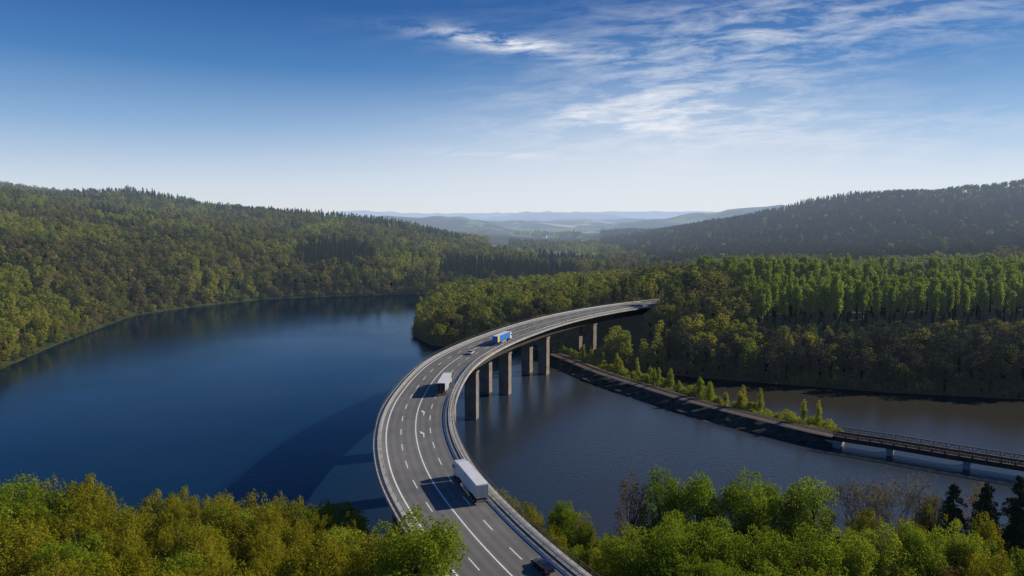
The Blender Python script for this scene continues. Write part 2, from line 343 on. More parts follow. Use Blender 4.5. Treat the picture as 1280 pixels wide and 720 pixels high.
bridge=empty("motorway_bridge",(0,0,0)); tag(bridge,"long curved concrete motorway bridge on tall piers over the lake","bridge")
V,F=rsweep(br,[(-10,17.55),(-10,18.25),(-8.2,18.22),(-8.2,17.95),(8.2,17.95),(8.2,18.22),(10,18.25),(10,17.55),(6.8,17.15),(-6.8,17.15)])
mesh_obj("bridge_deck",V,F,M['concrete'],bridge)
GB=13.5
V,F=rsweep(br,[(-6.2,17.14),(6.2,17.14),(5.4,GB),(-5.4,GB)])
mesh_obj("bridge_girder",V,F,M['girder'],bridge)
GBZ=GB+DK-18
def parapet(side):
    o=9.75*side; VF=[[],[]]
    for z in (19.25,18.85,18.5):
        w=.05 if z>19 else .025
        V,F=rsweep(br,[(o-w,z-w),(o+w,z-w),(o+w,z+w),(o-w,z+w)]); add(VF,V,F)
    s=bs[0]+1
    while s<bs[-1]:
        p=at(s,o); add(VF,*boxvf(p[0],p[1],DK+.72,.06,.06,1.0)); s+=2
    return mesh_obj("parapet_railing",VF[0],VF[1],M['girder'],bridge)
parapet(-1); parapet(1)
def guard(side):
    VF=[[],[]]; o=8.35*side; L2=road[2:-20]
    V,F=rsweep(L2,[(o-.04,18.55),(o+.04,18.60),(o+.0,18.70),(o+.04,18.80),(o-.04,18.86),(o-.08,18.7)]); add(VF,V,F)
    s=rs[2]+1
    while s<rs[-20]-2:
        p=at(s,o+.09*side); add(VF,*boxvf(p[0],p[1],DK+.5,.10,.10,.62)); s+=4
    g=mesh_obj("guard_rail",VF[0],VF[1],M['steel']); tag(g,"long galvanised steel guard rail along the edge of the motorway","guard rail","guard rails along the motorway")
guard(-1); guard(1)
s0=s_at_y(234.5)
for s in (s0-105,s0-70,s0-35,s0,s_at_y(268.5),s_at_y(304),s_at_y(343)):
    for o in (-4.4,4.6):
        x,y,tx,ty=at(s,o); a=math.atan2(ty,tx)
        VF=[[],[]]
        add(VF,*boxvf(x,y,(GBZ-4)/2,3.0,4.2,GBZ+4,a))
        add(VF,*boxvf(x,y,GBZ-.35,3.3,4.6,.7,a))
        mesh_obj("bridge_pier",VF[0],VF[1],M['concrete_pier'],bridge)
for s in (bs[-1]-6,bs[0]+3):
    x,y,tx,ty=at(s,0); mesh_obj("abutment",*boxvf(x,y,10.6,9,17.6,20.3,math.atan2(ty,tx)),M['concrete_pier'],bridge)

# ------------------------------------------------------------ railway
def ridx(x):
    for i in range(len(rail)):
        if rail[i,0]>=x: return i
iE=ridx(101)
emb=rail[:iE]; rb=rail[iE-1:]
t2,r2_=frames(emb); V=[];F=[]; prof=[(12,-2.2),(9.2,-.2),(8.2,.5),(6.6,1.3),(5.0,2.2),(3.4,3.1),(-3.2,3.1),(-5.2,2.2),(-9,1.4),(-11,.9),(-13.5,-.4),(-17,-2.5)]
k=len(prof)
for i in range(len(emb)):
    tap=1-.5*sstep(len(emb)-12,len(emb)-1,i)
    for j,(o,z) in enumerate(prof):
        nz=noise.noise(Vector((i*.6,j*1.3,0)))
        o2=o*(tap if abs(o)>3.5 else 1)
        if abs(o)>3.5: o2+=nz*1.1; z+=nz*.35
        V.append((emb[i,0]+r2_[i,0]*o2,emb[i,1]+r2_[i,1]*o2,z))
for i in range(len(emb)-1):
    for j in range(k-1): a=i*k+j; F.append((a,a+1,a+k+1,a+k))
F.append(tuple((len(emb)-1)*k+j for j in range(k)))
e=mesh_obj("railway_embankment",V,F,M['rock']); structure(e,"narrow stone railway causeway crossing the lake","embankment")
track=empty("railway_track",(0,0,0)); tag(track,"single railway track on gravel ballast along the causeway","railway track")
V,F=sweep(rail[:iE],[(2.9,3.12),(1.8,3.45),(-1.8,3.45),(-2.9,3.12)],closed=False)
mesh_obj("ballast_bed",V,F,M['ballast'],track)
for o in (-.75,.75):
    V,F=sweep(rail,[(o-.06,3.58),(o+.06,3.58),(o+.05,3.76),(o-.05,3.76)]); mesh_obj("rail",V,F,M['rust'],track)
tt,rr=frames(rail); VF=[[],[]]
s=0
while s<qs[-1]:
    x=np.interp(s,qs,rail[:,0]); y=np.interp(s,qs,rail[:,1]); tx=np.interp(s,qs,tt[:,0]); ty=np.interp(s,qs,tt[:,1])
    add(VF,*boxvf(x,y,3.5,.26,2.5,.14,math.atan2(ty,tx))); s+=.7
o=mesh_obj("sleepers",VF[0],VF[1],M['rust'],track); o["kind"]="stuff"
rbridge=empty("railway_bridge",(0,0,0)); tag(rbridge,"low steel girder railway bridge with lattice railings on concrete piers","bridge")
V,F=sweep(rb,[(-2.4,2.0),(2.4,2.0),(2.4,3.3),(-2.4,3.3)]); mesh_obj("bridge_girder",V,F,M['girder'],rbridge)
t3,r3=frames(rb); sl=np.concatenate([[0],np.cumsum(np.linalg.norm(np.diff(rb,axis=0),axis=1))])
def rat(s,o):
    x=np.interp(s,sl,rb[:,0]); y=np.interp(s,sl,rb[:,1]); a=np.interp(s,sl,r3[:,0]); c=np.interp(s,sl,r3[:,1]); return x+a*o,y+c*o
for o in (-2.55,2.55):
    VF=[[],[]]
    for z,w in ((5.1,.13),(3.35,.15),(4.2,.05)):
        V,F=sweep(rb,[(o-w,z-w),(o+w,z-w),(o+w,z+w),(o-w,z+w)]); add(VF,V,F)
    s=0
    while s<sl[-1]-3.3:
        a=rat(s,o);c=rat(s+1.6,o);d=rat(s+3.2,o)
        add(VF,*tube((a[0],a[1],3.3),(a[0],a[1],5.1),.11,.11,4)); add(VF,*tube((a[0],a[1],3.35),(c[0],c[1],5.05),.08,.08,4)); add(VF,*tube((c[0],c[1],5.05),(d[0],d[1],3.35),.08,.08,4)); s+=3.2
    mesh_obj("lattice_railing",VF[0],VF[1],M['rust'],rbridge)
def wpier(x,y,ang,sx,sy,name):
    VF=[[],[]]; add(VF,*boxvf(x,y,-.6,sx,sy,4.4,ang)); add(VF,*boxvf(x,y,1.8,sx+.4,sy+.5,.4,ang))
    return mesh_obj(name,VF[0],VF[1],M['concrete'],rbridge)
for s in (15,34,53,75,100):
    x=np.interp(s,sl,rb[:,0]); y=np.interp(s,sl,rb[:,1]); tx=np.interp(s,sl,t3[:,0]); ty=np.interp(s,sl,t3[:,1])
    wpier(x,y,math.atan2(ty,tx),1.6,5,"bridge_pier")
x,y=rb[0]; wpier(x,y,math.atan2(t3[0,1],t3[0,0]),4,6.4,"abutment")

# ------------------------------------------------------------ trees
def leafmesh(name,C,N,size,material,jit=.8):
    k=len(C); r=rng.normal(size=(k,3)); N=N+r*jit; N/=np.linalg.norm(N,axis=1)[:,None]
    a=np.cross(N,rng.normal(size=(k,3))); a/=np.linalg.norm(a,axis=1)[:,None]; b=np.cross(N,a)
    s=size*rng.uniform(.6,1.3,size=(k,1)); w=s*rng.uniform(.55,.9,size=(k,1))
    V=np.stack([C-a*s*.5,C-b*w*.5+a*s*.05,C+a*s*.5,C+b*w*.5+a*s*.05],1).reshape(-1,3)
    F=np.arange(4*k).reshape(k,4)
    me=bpy.data.meshes.new(name); me.vertices.add(4*k); me.vertices.foreach_set('co',V.ravel().astype(np.float32))
    me.loops.add(4*k); me.loops.foreach_set('vertex_index',F.ravel().astype(np.int32))
    me.polygons.add(k); me.polygons.foreach_set('loop_start',(np.arange(k)*4).astype(np.int32)); me.polygons.foreach_set('loop_total',np.full(k,4,np.int32))
    me.materials.append(material); me.update(); me.validate(); return me
def broad(name,H,R,nleaf,size,material,bark,base=.22,nl=34,lobe=(.26,.42),stretch=.85,outer=.35,point=0.0,jit=.8):
    zc=H*(base+1)/2; hz=H*(1-base)/2; lobes=[]
    for i in range(nl):
        d=rng.normal(size=3); d/=np.linalg.norm(d); f=rng.uniform(outer,1)**.6
        lr=R*rng.uniform(*lobe)
        p=np.array([d[0]*max(R-lr*.8,.1)*f,d[1]*max(R-lr*.8,.1)*f,zc+d[2]*(hz-lr*.7*stretch)*f])
        t=1-point*max(0,(p[2]/H-.25)); p[:2]*=t; lobes.append((p,lr*(t if point else 1)))
    w=np.array([q[1]**2 for q in lobes]); w/=w.sum(); C=[];N=[]
    for (p,lr),ww in zip(lobes,w):
        k=max(4,int(nleaf*ww)); d=rng.normal(size=(k,3)); d[:,2]+=.25; d/=np.linalg.norm(d,axis=1)[:,None]
        rr=lr*(rng.uniform(.35,1.0,size=k)**.5+np.abs(rng.normal(size=k))*.13)
        C.append(p+d*rr[:,None]*np.array([1,1,stretch])); N.append(d+np.array([0,0,.25]))
    crown=leafmesh(name+"_crown",np.concatenate(C),np.concatenate(N),size,material,jit)
    VF=[[],[]]; r0=H*.018+.05; p=Vector((0,0,-1)); top=H*.72; prev=p; pr=r0*1.25
    for i in range(1,6):
        q=Vector((rng.normal()*.12*i/3,rng.normal()*.12*i/3,top*i/5)); rad=r0*(1-.16*i)
        add(VF,*tube(prev,q,pr,rad,7)); prev=q; pr=rad
    for (p,lr) in lobes[:16]:
        z0=max(H*base*.8,p[2]*.55); add(VF,*tube((0,0,z0),p,r0*.4,.03,5))
    tr=bpy.data.meshes.new(name+"_trunk"); tr.from_pydata(VF[0],[],VF[1]); tr.materials.append(bark)
    return crown,tr,H,R
def conifer(name,H,R,nleaf,size,material,bark):
    C=[];N=[]; tiers=int(H/1.1); 
    for t in range(tiers):
        f=t/tiers; z=H*(.06+.94*f); rad=R*(1-f)**.75+.15; nb=7+int(6*(1-f)); k=max(2,int(nleaf/tiers/nb*(1.5-f)))
        for bnum in range(nb):
            a=rng.uniform(0,6.283); q=rng.uniform(.1,1,size=k)*rad*rng.uniform(.6,1.15)
            da=rng.normal(size=k)*.18; zz=rng.normal()*.35
            C.append(np.stack([np.cos(a+da)*q,np.sin(a+da)*q,z+zz-q*.35+rng.normal(size=k)*.18],1)); N.append(np.stack([np.cos(a)*np.ones(k)*.5,np.sin(a)*np.ones(k)*.5,np.ones(k)],1))
    crown=leafmesh(name+"_crown",np.concatenate(C),np.concatenate(N),size,material,.55)
    VF=[[],[]]; add(VF,*tube((0,0,-1),(0,0,H*.97),H*.016,.03,7))
    tr=bpy.data.meshes.new(name+"_trunk"); tr.from_pydata(VF[0],[],VF[1]); tr.materials.append(bark)
    return crown,tr,H,R
def bare(name,H,material,bark,nleaf=500):
    VF=[[],[]]; tips=[]
    def grow(p,d,ln,r,dep):
        q=p+d*ln; add(VF,*tube(p,q,r,r*.68,5 if dep<2 else 3))
        if dep==5: tips.append(q); return
        for _ in range(2 if dep<1 else 3):
            nd=(d+Vector(rng.normal(size=3))*(.26 if dep<2 else .40)+Vector((0,0,.22))).normalized(); grow(q,nd,ln*rng.uniform(.62,.86),r*.62,dep+1)
    grow(Vector((0,0,-1)),Vector((0,0,1)),H*.30,H*.014,0)
    tr=bpy.data.meshes.new(name+"_trunk"); tr.from_pydata(VF[0],[],VF[1]); tr.materials.append(bark)
    T=np.array([tuple(t) for t in tips]); C=T[rng.integers(0,len(T),nleaf)]+rng.normal(size=(nleaf,3))*.35
    return leafmesh(name+"_crown",C,rng.normal(size=(nleaf,3)),.2,material),tr,H,H*.3

NEAR={'spring':[broad("spring%d"%i,16,5.6,18000,.29,M['spring'],M['bark'],.12,85,(.14,.30),1.0,.25) for i in range(3)],
      'gold':[broad("gold%d"%i,15,3.9,15000,.22,M['gold'],M['bark'],.06,150,(.09,.19),2.4,.10,.22) for i in range(4)],
      'conifer':[conifer("conifer%d"%i,17,4.5,14000,.34,M['conifer'],M['bark']) for i in range(3)],
      'bare':[bare("bare%d"%i,15,M['budding'],M['bark_pale'],1100) for i in range(3)],
      'rusty':[broad("rusty%d"%i,15,3.8,3800,.24,M['rusty'],M['bark'],.2,60,(.12,.26),1.3,.3) for i in range(2)],
      'slim':[broad("slim%d"%i,9,1.9,2600,.28,M['sapling'],M['bark_pale'],.0,36,(.28,.5),1.3,.1,.7) for i in range(3)]}
spec=[(5.6,.08),(4.2,.03),(6.6,.12),(3.8,.0)]
def woodset(tag_,n_,s_):
    J=.6
    out=[broad("mid%s%d"%(tag_,i),17,R,n_,s_,M['forest'],M['bark'],b_,26,(.22,.42),.9,.35,0,J) for i,(R,b_) in enumerate(spec)]      #0-3
    out+=[conifer("midc%s%d"%(tag_,i),20,3.8,n_,s_,M['conifer'],M['bark']) for i in range(2)]                               #4-5
    out+=[broad("midb%s%d"%(tag_,i),17,R,n_,s_,M['bright'],M['bark'],b_,26,(.2,.38),1.1,.35,0,J) for i,(R,b_) in enumerate(spec[:2])] #6-7
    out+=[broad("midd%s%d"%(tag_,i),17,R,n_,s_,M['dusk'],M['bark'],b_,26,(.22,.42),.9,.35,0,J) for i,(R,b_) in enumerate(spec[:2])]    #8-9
    return out
W1=woodset("n",1300,.84); W2=woodset("f",380,1.6)
TALL=[broad("tall%d"%i,26,3.2,2000,.72,M['grove'],M['bark_pale'],.28,40,(.2,.42),2.2,.15,.35) for i in range(2)]  #20-21
BUSH=[broad("bush%d"%i,5,3,420,.6,M['forest'],M['bark'],-.1,16,(.3,.5)) for i in range(2)]+[broad("bushb%d"%i,5,2.6,700,.4,M['sapling'],M['bark'],-.1,24,(.22,.45),1.3) for i in range(2)]  #22-25
PROT=W1+W2+TALL+BUSH; PH0=np.array([p[2] for p in PROT],float)
LABEL={'spring':("leafy tree with a full bright green spring crown","broadleaf_tree"),
 'gold':("dense yellow green tree on the wooded lake bank","broadleaf_tree"),
 'conifer':("dark green conifer standing on the lake bank","conifer_tree"),
 'bare':("bare greyish brown tree with fine spreading branches","bare_tree"),
 'rusty':("thin crowned tree with rusty brown young leaves","broadleaf_tree"),
 'slim':("slim young yellow green tree beside the railway track","young_tree"),
 'forest':("woodland tree with olive green crown at the forest edge","broadleaf_tree"),
 'fb':("woodland tree with fresh yellow green spring crown","broadleaf_tree"),
 'fd':("woodland tree with dark brownish green crown above the water","broadleaf_tree"),
 'fc':("tall dark spruce tree at the forest edge","conifer_tree")}
GR={'slim':"young trees beside the railway"}
count=0
def plant(kind,proto,x,y,z,H,Rs=None,rot=None,group="trees on the wooded banks"):
    global count
    cr,tr,h0,r0=proto; s=H/h0; sr=(Rs/r0) if Rs else s*random.uniform(.9,1.15)
    lab,nm=LABEL[kind]; e=empty(nm,(x,y,z),random.uniform(0,6.28) if rot is None else rot); e.scale=(sr,sr,s)
    tag(e,lab,"tree",GR.get(kind,group))
    a=bpy.data.objects.new("trunk",tr); a.parent=e; COL.objects.link(a)
    c=bpy.data.objects.new("crown",cr); c.parent=e; COL.objects.link(c); count+=1
hz=lambda x,y: float(height(np.array([x]),np.array([y]))[0][0])
placed=[]
def hero(kind,x,y,top,R=None,v=None):
    z=max(hz(x,y),.2); P=NEAR[kind]; plant(kind,P[(len(placed) if v is None else v)%len(P)],x,y,z-.3,top-z+.3,R); placed.append((x,y,(R or 2.5)))
hero('spring',-12.4,83,33.3,7.0)
for x,y,t,R in [(27,119,25,5),(32.5,116,26.3,5.6),(41.5,117,26,5.8),(53,116,24.8,6.4),(47,121,23,4.5)]: hero('spring',x,y,t,R)
for x,y,t,R in [(17,95,26,5.2),(23,93,27,5.4),(29.5,95,27,5.6),(36,93,26.5,5.4),(43,94,25.5,5.6),(26,104,24,5),(50,97,24,5),(57,101,23,4.8),(64,103,22.5,4.6),(72,106,21.5,4.4)]: hero('spring',x,y,t,R)
for x,y,t,R in [(61,113,21.5,4.2),(68,111,21,4.2),(75,117,20.5,3.8),(81,112,20,4)]: hero('gold',x,y,t,R)
hero('spring',9.2,119,19.8,3.0); hero('gold',4.5,121,18.3,2.6); hero('spring',12.5,114,17,3)
hero('rusty',21.8,120,25,3.6)
for x,y,t in [(61.5,119,24),(65,118,24.5),(69,120,24),(73,120.5,23),(98,122,22)]: hero('bare',x,y,t)
for x,y,t in [(77,121,21.5),(88,124,22)]: hero('rusty',x,y,t,3.0)
for x,y,t in [(80,119,22.5),(83.5,116,23.5),(87,120,22),(91,118,24.5),(95,118,24),(99,115,25),(86,110,20),(103,120,22)]: hero('conifer',x,y,t)
gx=np.arange(-135,150,6.0); gy=np.arange(56,134,6.0)
for X in gx:
    for Y in gy:
        x=X+random.uniform(-2.6,2.6); y=Y+random.uniform(-2.6,2.6)
        if abs(x)>.80*y+8: continue
        z,sd,rd=[float(q[0]) for q in height(np.array([x]),np.array([y]))]
        if sd<1.5 or rd<13.5: continue
        if any((x-a)**2+(y-b)**2<(R*.8+1.5)**2 for a,b,R in placed): continue
        if x<0:
            k='gold' if random.random()<.9 else 'spring'; top=z+random.uniform(13.5,17)*(1.0 if x>-40 else 1.13 if x>-70 else 1.3)
        else:
            top=z+random.uniform(10,14.5)
            k=random.choice(['spring','gold','spring','gold','gold','rusty','conifer']) if x>48 else random.choice(['gold','spring'])
            if x<22: top=min(top,20)
        top=min(top,30)
        if (70-top)/y>.60: continue
        plant(k,random.choice(NEAR[k]),x,y,z-.3,top-z)
for i in range(62):
    s=random.uniform(58,212); x=np.interp(s,qs,rail[:,0]); y=np.interp(s,qs,rail[:,1]); tx=np.interp(s,qs,tt[:,0]); ty=np.interp(s,qs,tt[:,1]); o=-random.uniform(5.5,11.5)
    Hs=random.choice([3,3.5,4.2,5,6,8.5,10,11])
    plant('slim',random.choice(NEAR['slim']),x+ty*o,y-tx*o,.9,Hs,random.uniform(1.4,2.3)+(.6 if Hs<5 else 0))
for x,y,top in [(80,361,31),(84,367,33),(89,362,32),(91,371,34),(97,376,34),(99,367,32),(105,381,34),(112,388,35),(77,354,25),(86,354,27)]:
    z_=hz(x,y); sp_=random.choice([(W1[6],'fb'),(W1[0],'forest'),(W1[1],'forest'),(W1[7],'fb')]); plant(sp_[1],sp_[0],x,y,z_-.3,top-z_,4.8)
near_count=count

def cand(y0,y1,sp,kx):
    out=[]
    ys=np.arange(y0,y1,sp)
    for Y in ys:
        xs=np.arange(-kx*Y-60,kx*Y+60,sp)
        out.append(np.stack([xs+rng.uniform(-.48,.48,len(xs))*sp,Y+rng.uniform(-.48,.48,len(xs))*sp],1))
    return np.concatenate(out)
P=np.concatenate([cand(140,640,7.2,.92),cand(640,1000,8.6,.84),cand(1000,2300,11,.78)]); nT=len(P)
Pb=cand(150,720,3.9,.82); P=np.concatenate([P,Pb])
z,sd,rd=height(P[:,0],P[:,1]); rl=line_dist(P[:,0],P[:,1],rail[:iE],3)
D=np.linalg.norm(P,axis=1); isB=np.arange(len(P))>=nT
inend=(P[:,0]>84)&(P[:,1]>352)&(P[:,1]<470)
lim=np.where(inend,10,np.where(P[:,1]>385,11.5,17))
ok=(sd>np.where(isB,.3,1.5))&(rd>np.where(isB,10.5,lim))&(rl>np.where(isB,6,9))
azm=P[:,0]/P[:,1]
ok&=~((P[:,1]>1000)&(azm>-.035)&(azm<.13)&(np.sin(P[:,0]/60)+np.sin(P[:,1]/95)<.9))
ok&=~((D>1600)&(np.sin(P[:,0]/210)+np.sin(P[:,1]/170+1)<.1))
ok&=~isB|(sd<13)|(rd<20)
ok&=isB|((P[:,0]-66)**2+(P[:,1]-342)**2>14**2)
P=P[ok]; z=z[ok]; D=D[ok]; sd=sd[ok]; isB=isB[ok]; rd=rd[ok]; rl=rl[ok]
pat=np.array([noise.noise(Vector((p[0]/130,p[1]/130,3))) for p in P]); pat2=np.array([noise.noise(Vector((p[0]/70,p[1]/70,9))) for p in P])
n_=len(P); X,Y=P[:,0],P[:,1]
isC=(pat>np.where(z>55,.22,.34))|(rng.random(n_)<.02)
isC|=((X<-80)&(X>-700)&(Y>1010)&(Y<1180))&(rng.random(n_)<.8)
isC|=(X>-75)&(X<70)&(Y>665)&(Y<800)
isC|=(X>150)&(X<700)&(Y>1250)&(rng.random(n_)<.15)
isC&=~((X>60)&(X<420)&(Y<600))
grove=(X>130)&(X<430)&(Y>358)&(Y<500)&(pat2>-.38)&~isB
gap=(X>120)&(Y>312)&(Y<358)&~isB
bright=(X>120)&(X<480)&(Y>500)&(Y<680)&(pat2>.05)
bright|=(X<-230)&(Y<480)&(pat2>-.05)
bright|=(X>-80)&(X<110)&(Y>400)&(Y<590)&(pat2>-.3)
bright|=(pat2>.22); bright&=~isC
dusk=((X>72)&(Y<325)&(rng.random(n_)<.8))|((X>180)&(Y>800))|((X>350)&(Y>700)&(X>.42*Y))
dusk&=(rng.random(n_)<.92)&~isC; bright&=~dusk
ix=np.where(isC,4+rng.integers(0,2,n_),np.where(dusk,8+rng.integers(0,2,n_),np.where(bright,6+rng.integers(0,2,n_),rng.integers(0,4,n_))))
ix=np.where(Y>820,ix+10,ix); ix=np.where(grove,20+rng.integers(0,2,n_),ix); ix=np.where(isB,22+rng.integers(0,2,n_),ix)
H=np.where(isC,rng.uniform(12,18,n_),rng.uniform(9,19,n_))*np.clip(.62+sd/30,.62,1); H=np.where(isB,rng.uniform(2.5,5.5,n_),H)
H=np.where(dusk&(Y<330)&~isB,rng.uniform(12,18,n_),H); H=np.where(gap,rng.uniform(5,9,n_),H); H=np.where(grove,rng.uniform(21,28,n_),H)
H=np.where((X>84)&(X<130)&(Y>352)&(Y<470)&~isB,rng.uniform(17,22,n_),H)
H=np.where((X>180)&(Y>1100)&~isB,rng.uniform(11,15,n_),H)
inview=(np.abs(X)<.74*Y)&~isB&((sd<26)|(D<420))
order=[i for i in np.argsort(D) if inview[i]]
left=max(0,300-near_count); ind=set(order[:left])
for i in order[:left]:
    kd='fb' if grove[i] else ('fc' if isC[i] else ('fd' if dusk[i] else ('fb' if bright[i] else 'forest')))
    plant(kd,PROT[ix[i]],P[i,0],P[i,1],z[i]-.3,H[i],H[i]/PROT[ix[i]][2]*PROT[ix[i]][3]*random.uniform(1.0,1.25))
pc=bpy.data.collections.new("wood_prototypes")
for i,pr in enumerate(PROT):
    bmj=bmesh.new(); bmj.from_mesh(pr[0]); nf=len(bmj.faces)
    if not (10<=i<20):
        bmj.from_mesh(pr[1]); bmj.faces.ensure_lookup_table()
        for f in bmj.faces[nf:]: f.material_index=1
    mj=bpy.data.meshes.new("wood_tree%d"%i); bmj.to_mesh(mj); bmj.free()
    mj.materials.append(pr[0].materials[0]); mj.materials.append(M['bark_pale'] if i in(20,21) else M['bark'])
    o=bpy.data.objects.new("a%02d"%i,mj); pc.objects.link(o)
K=np.array([i for i in range(n_) if i not in ind])
def scatter(name,Px,Py,Pz,Hs,Ix,label,wide=(.95,1.35)):
    k=len(Px)
    me=bpy.data.meshes.new(name); me.vertices.add(k); me.vertices.foreach_set('co',np.stack([Px,Py,Pz-.3],1).astype(np.float32).ravel())
    s=Hs/PH0[Ix]; w=s*rng.uniform(*wide,k)
    at1=me.attributes.new("sc",'FLOAT_VECTOR','POINT'); at1.data.foreach_set('vector',np.stack([w,w,s],1).astype(np.float32).ravel())
    at2=me.attributes.new("rt",'FLOAT','POINT'); at2.data.foreach_set('value',rng.uniform(0,6.28,k).astype(np.float32))
    at3=me.attributes.new("ix",'INT','POINT'); at3.data.foreach_set('value',Ix.astype(np.int32))
    o=bpy.data.objects.new(name,me); COL.objects.link(o); o["kind"]="stuff"; o["label"]=label; o["category"]="forest" if name=="forest" else "bushes"
    g=bpy.data.node_groups.new("wood_scatter",'GeometryNodeTree')
    g.interface.new_socket("Geometry",in_out='INPUT',socket_type='NodeSocketGeometry'); g.interface.new_socket("Geometry",in_out='OUTPUT',socket_type='NodeSocketGeometry')
    N=g.nodes; Lk=g.links; gi=N.new('NodeGroupInput'); go=N.new('NodeGroupOutput'); ip=N.new('GeometryNodeInstanceOnPoints')
    ci=N.new('GeometryNodeCollectionInfo'); ci.inputs['Collection'].default_value=pc; ci.inputs['Separate Children'].default_value=True; ci.inputs['Reset Children'].default_value=True
    def na(nm,ty):
        q=N.new('GeometryNodeInputNamedAttribute'); q.data_type=ty; q.inputs['Name'].default_value=nm; return q
    a=na("sc",'FLOAT_VECTOR'); bq=na("rt",'FLOAT'); c=na("ix",'INT'); cx=N.new('ShaderNodeCombineXYZ')
    Lk.new(gi.outputs[0],ip.inputs['Points']); Lk.new(ci.outputs[0],ip.inputs['Instance']); ip.inputs['Pick Instance'].default_value=True
    Lk.new(c.outputs[0],ip.inputs['Instance Index']); Lk.new(bq.outputs[0],cx.inputs[2]); Lk.new(cx.outputs[0],ip.inputs['Rotation']); Lk.new(a.outputs[0],ip.inputs['Scale'])
    Lk.new(ip.outputs[0],go.inputs[0]); md=o.modifiers.new("scatter",'NODES'); md.node_group=g
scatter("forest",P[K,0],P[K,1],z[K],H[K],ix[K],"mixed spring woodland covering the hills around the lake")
nb_=260; ss=rng.uniform(40,218,nb_); oo=-rng.uniform(4.8,12.5,nb_)
bxx=np.interp(ss,qs,rail[:,0])+np.interp(ss,qs,tt[:,1])*oo; byy=np.interp(ss,qs,rail[:,1])-np.interp(ss,qs,tt[:,0])*oo
scatter("causeway_bushes",bxx,byy,np.full(nb_,1.3),rng.uniform(1.3,3.8,nb_),24+rng.integers(0,2,nb_),"low yellow green bushes growing along the railway causeway")

# ------------------------------------------------------------ village houses in the valley
M['hwall']=mat("house_render",(.72,.70,.66),(.6,.58,.54),1,.8,haze=True); M['hroof']=mat("roof_tiles",(.10,.06,.05),(.07,.05,.045),1,.8,haze=True)
for i in range(14):
    Y_=random.uniform(1250,1850); X_=random.uniform(.0,.11)*Y_; z_=hz(X_,Y_); e=empty("house",(X_,Y_,z_-.5),random.uniform(0,3.1)); tag(e,"small white rendered house with dark pitched roof in the valley","house","village houses")
    VF=[[],[]]; a,b_,hh=random.uniform(9,16),random.uniform(8,11),random.uniform(5.5,7.5); rf=hh+b_*.42
    mesh_obj("wall",[(-a/2,-b_/2,0),(a/2,-b_/2,0),(a/2,b_/2,0),(-a/2,b_/2,0),(-a/2,-b_/2,hh),(a/2,-b_/2,hh),(a/2,b_/2,hh),(-a/2,b_/2,hh),(-a/2,0,rf),(a/2,0,rf)],[(0,1,5,4),(2,3,7,6),(1,2,6,9,5),(3,0,4,8,7)],M['hwall'],e)
    c_=.6; mesh_obj("roof",[(-a/2-c_,-b_/2-c_,hh-.4),(a/2+c_,-b_/2-c_,hh-.4),(a/2+c_,0,rf+.15),(-a/2-c_,0,rf+.15),(-a/2-c_,b_/2+c_,hh-.4),(a/2+c_,b_/2+c_,hh-.4)],[(0,1,2,3),(3,2,5,4)],M['hroof'],e)
print("near",near_count,"total",count,"forest",len(K))

# ------------------------------------------------------------ vehicles
def prism(profile,w,name,material,parent,taper=None,bev=.05):
    bm=bmesh.new(); a=[bm.verts.new((-w/2*(taper(z) if taper else 1),y,z)) for y,z in profile]; b=[bm.verts.new((w/2*(taper(z) if taper else 1),y,z)) for y,z in profile]
    bm.faces.new(a); bm.faces.new(b[::-1]); k=len(profile)
    for i in range(k): bm.faces.new((a[i],b[i],b[(i+1)%k],a[(i+1)%k]))
    bmesh.ops.recalc_face_normals(bm,faces=bm.faces)
    if bev: bmesh.ops.bevel(bm,geom=list(bm.edges),offset=bev,segments=2,affect='EDGES')
    me=bpy.data.meshes.new(name); bm.to_mesh(me); bm.free(); me.materials.append(material)
    o=bpy.data.objects.new(name,me); o.parent=parent; COL.objects.link(o); return o
def bx(name,c,s,material,parent,bev=.02):
    x,y,z_=c; p=[(y-s[1]/2,z_-s[2]/2),(y+s[1]/2,z_-s[2]/2),(y+s[1]/2,z_+s[2]/2),(y-s[1]/2,z_+s[2]/2)]
    o=prism(p,s[0],name,material,parent,None,bev); o.location.x=x; return o
def wheel(parent,x,y,r,w):
    e=empty("wheel",(x,y,r)); e.parent=parent
    for nm,rr,ww,mt in (("tyre",r,w,M['tyre']),("rim",r*.58,w+.02,M['rim'])):
        bm=bmesh.new(); bmesh.ops.create_cone(bm,cap_ends=True,segments=24,radius1=rr,radius2=rr,depth=ww,matrix=Matrix.Rotation(math.pi/2,4,'Y'))
        me=bpy.data.meshes.new(nm); bm.to_mesh(me); bm.free(); me.materials.append(mt); o=bpy.data.objects.new(nm,me); o.parent=e; COL.objects.link(o)
M['tyre']=mat("tyre_rubber",(.015,.015,.015),(.02,.02,.02),2,.9); M['rim']=mat("rim_metal",(.35,.35,.36),(.3,.3,.3),2,.4,metal=.7)
M['white']=mat("white_tarpaulin",(.72,.73,.75),(.62,.63,.65),.6,.5); M['grey']=mat("grey_panel",(.40,.42,.45),(.34,.36,.39),.7,.5)
M['blue']=mat("blue_tarpaulin",(.02,.20,.60),(.015,.16,.52),.5,.5); M['yellow']=mat("yellow_panel",(.80,.55,.03),(.7,.47,.03),.5,.5)
M['glass']=mat("dark_glass",(.015,.02,.025),(.01,.012,.016),1,.08,spec=.8); M['dark']=mat("dark_chassis",(.03,.03,.032),(.02,.02,.022),1,.7)
M['red']=mat("red_lamp",(.45,.02,.015),(.35,.015,.01),1,.3); M['lampw']=mat("clear_lamp",(.7,.7,.65),(.6,.6,.55),1,.2)
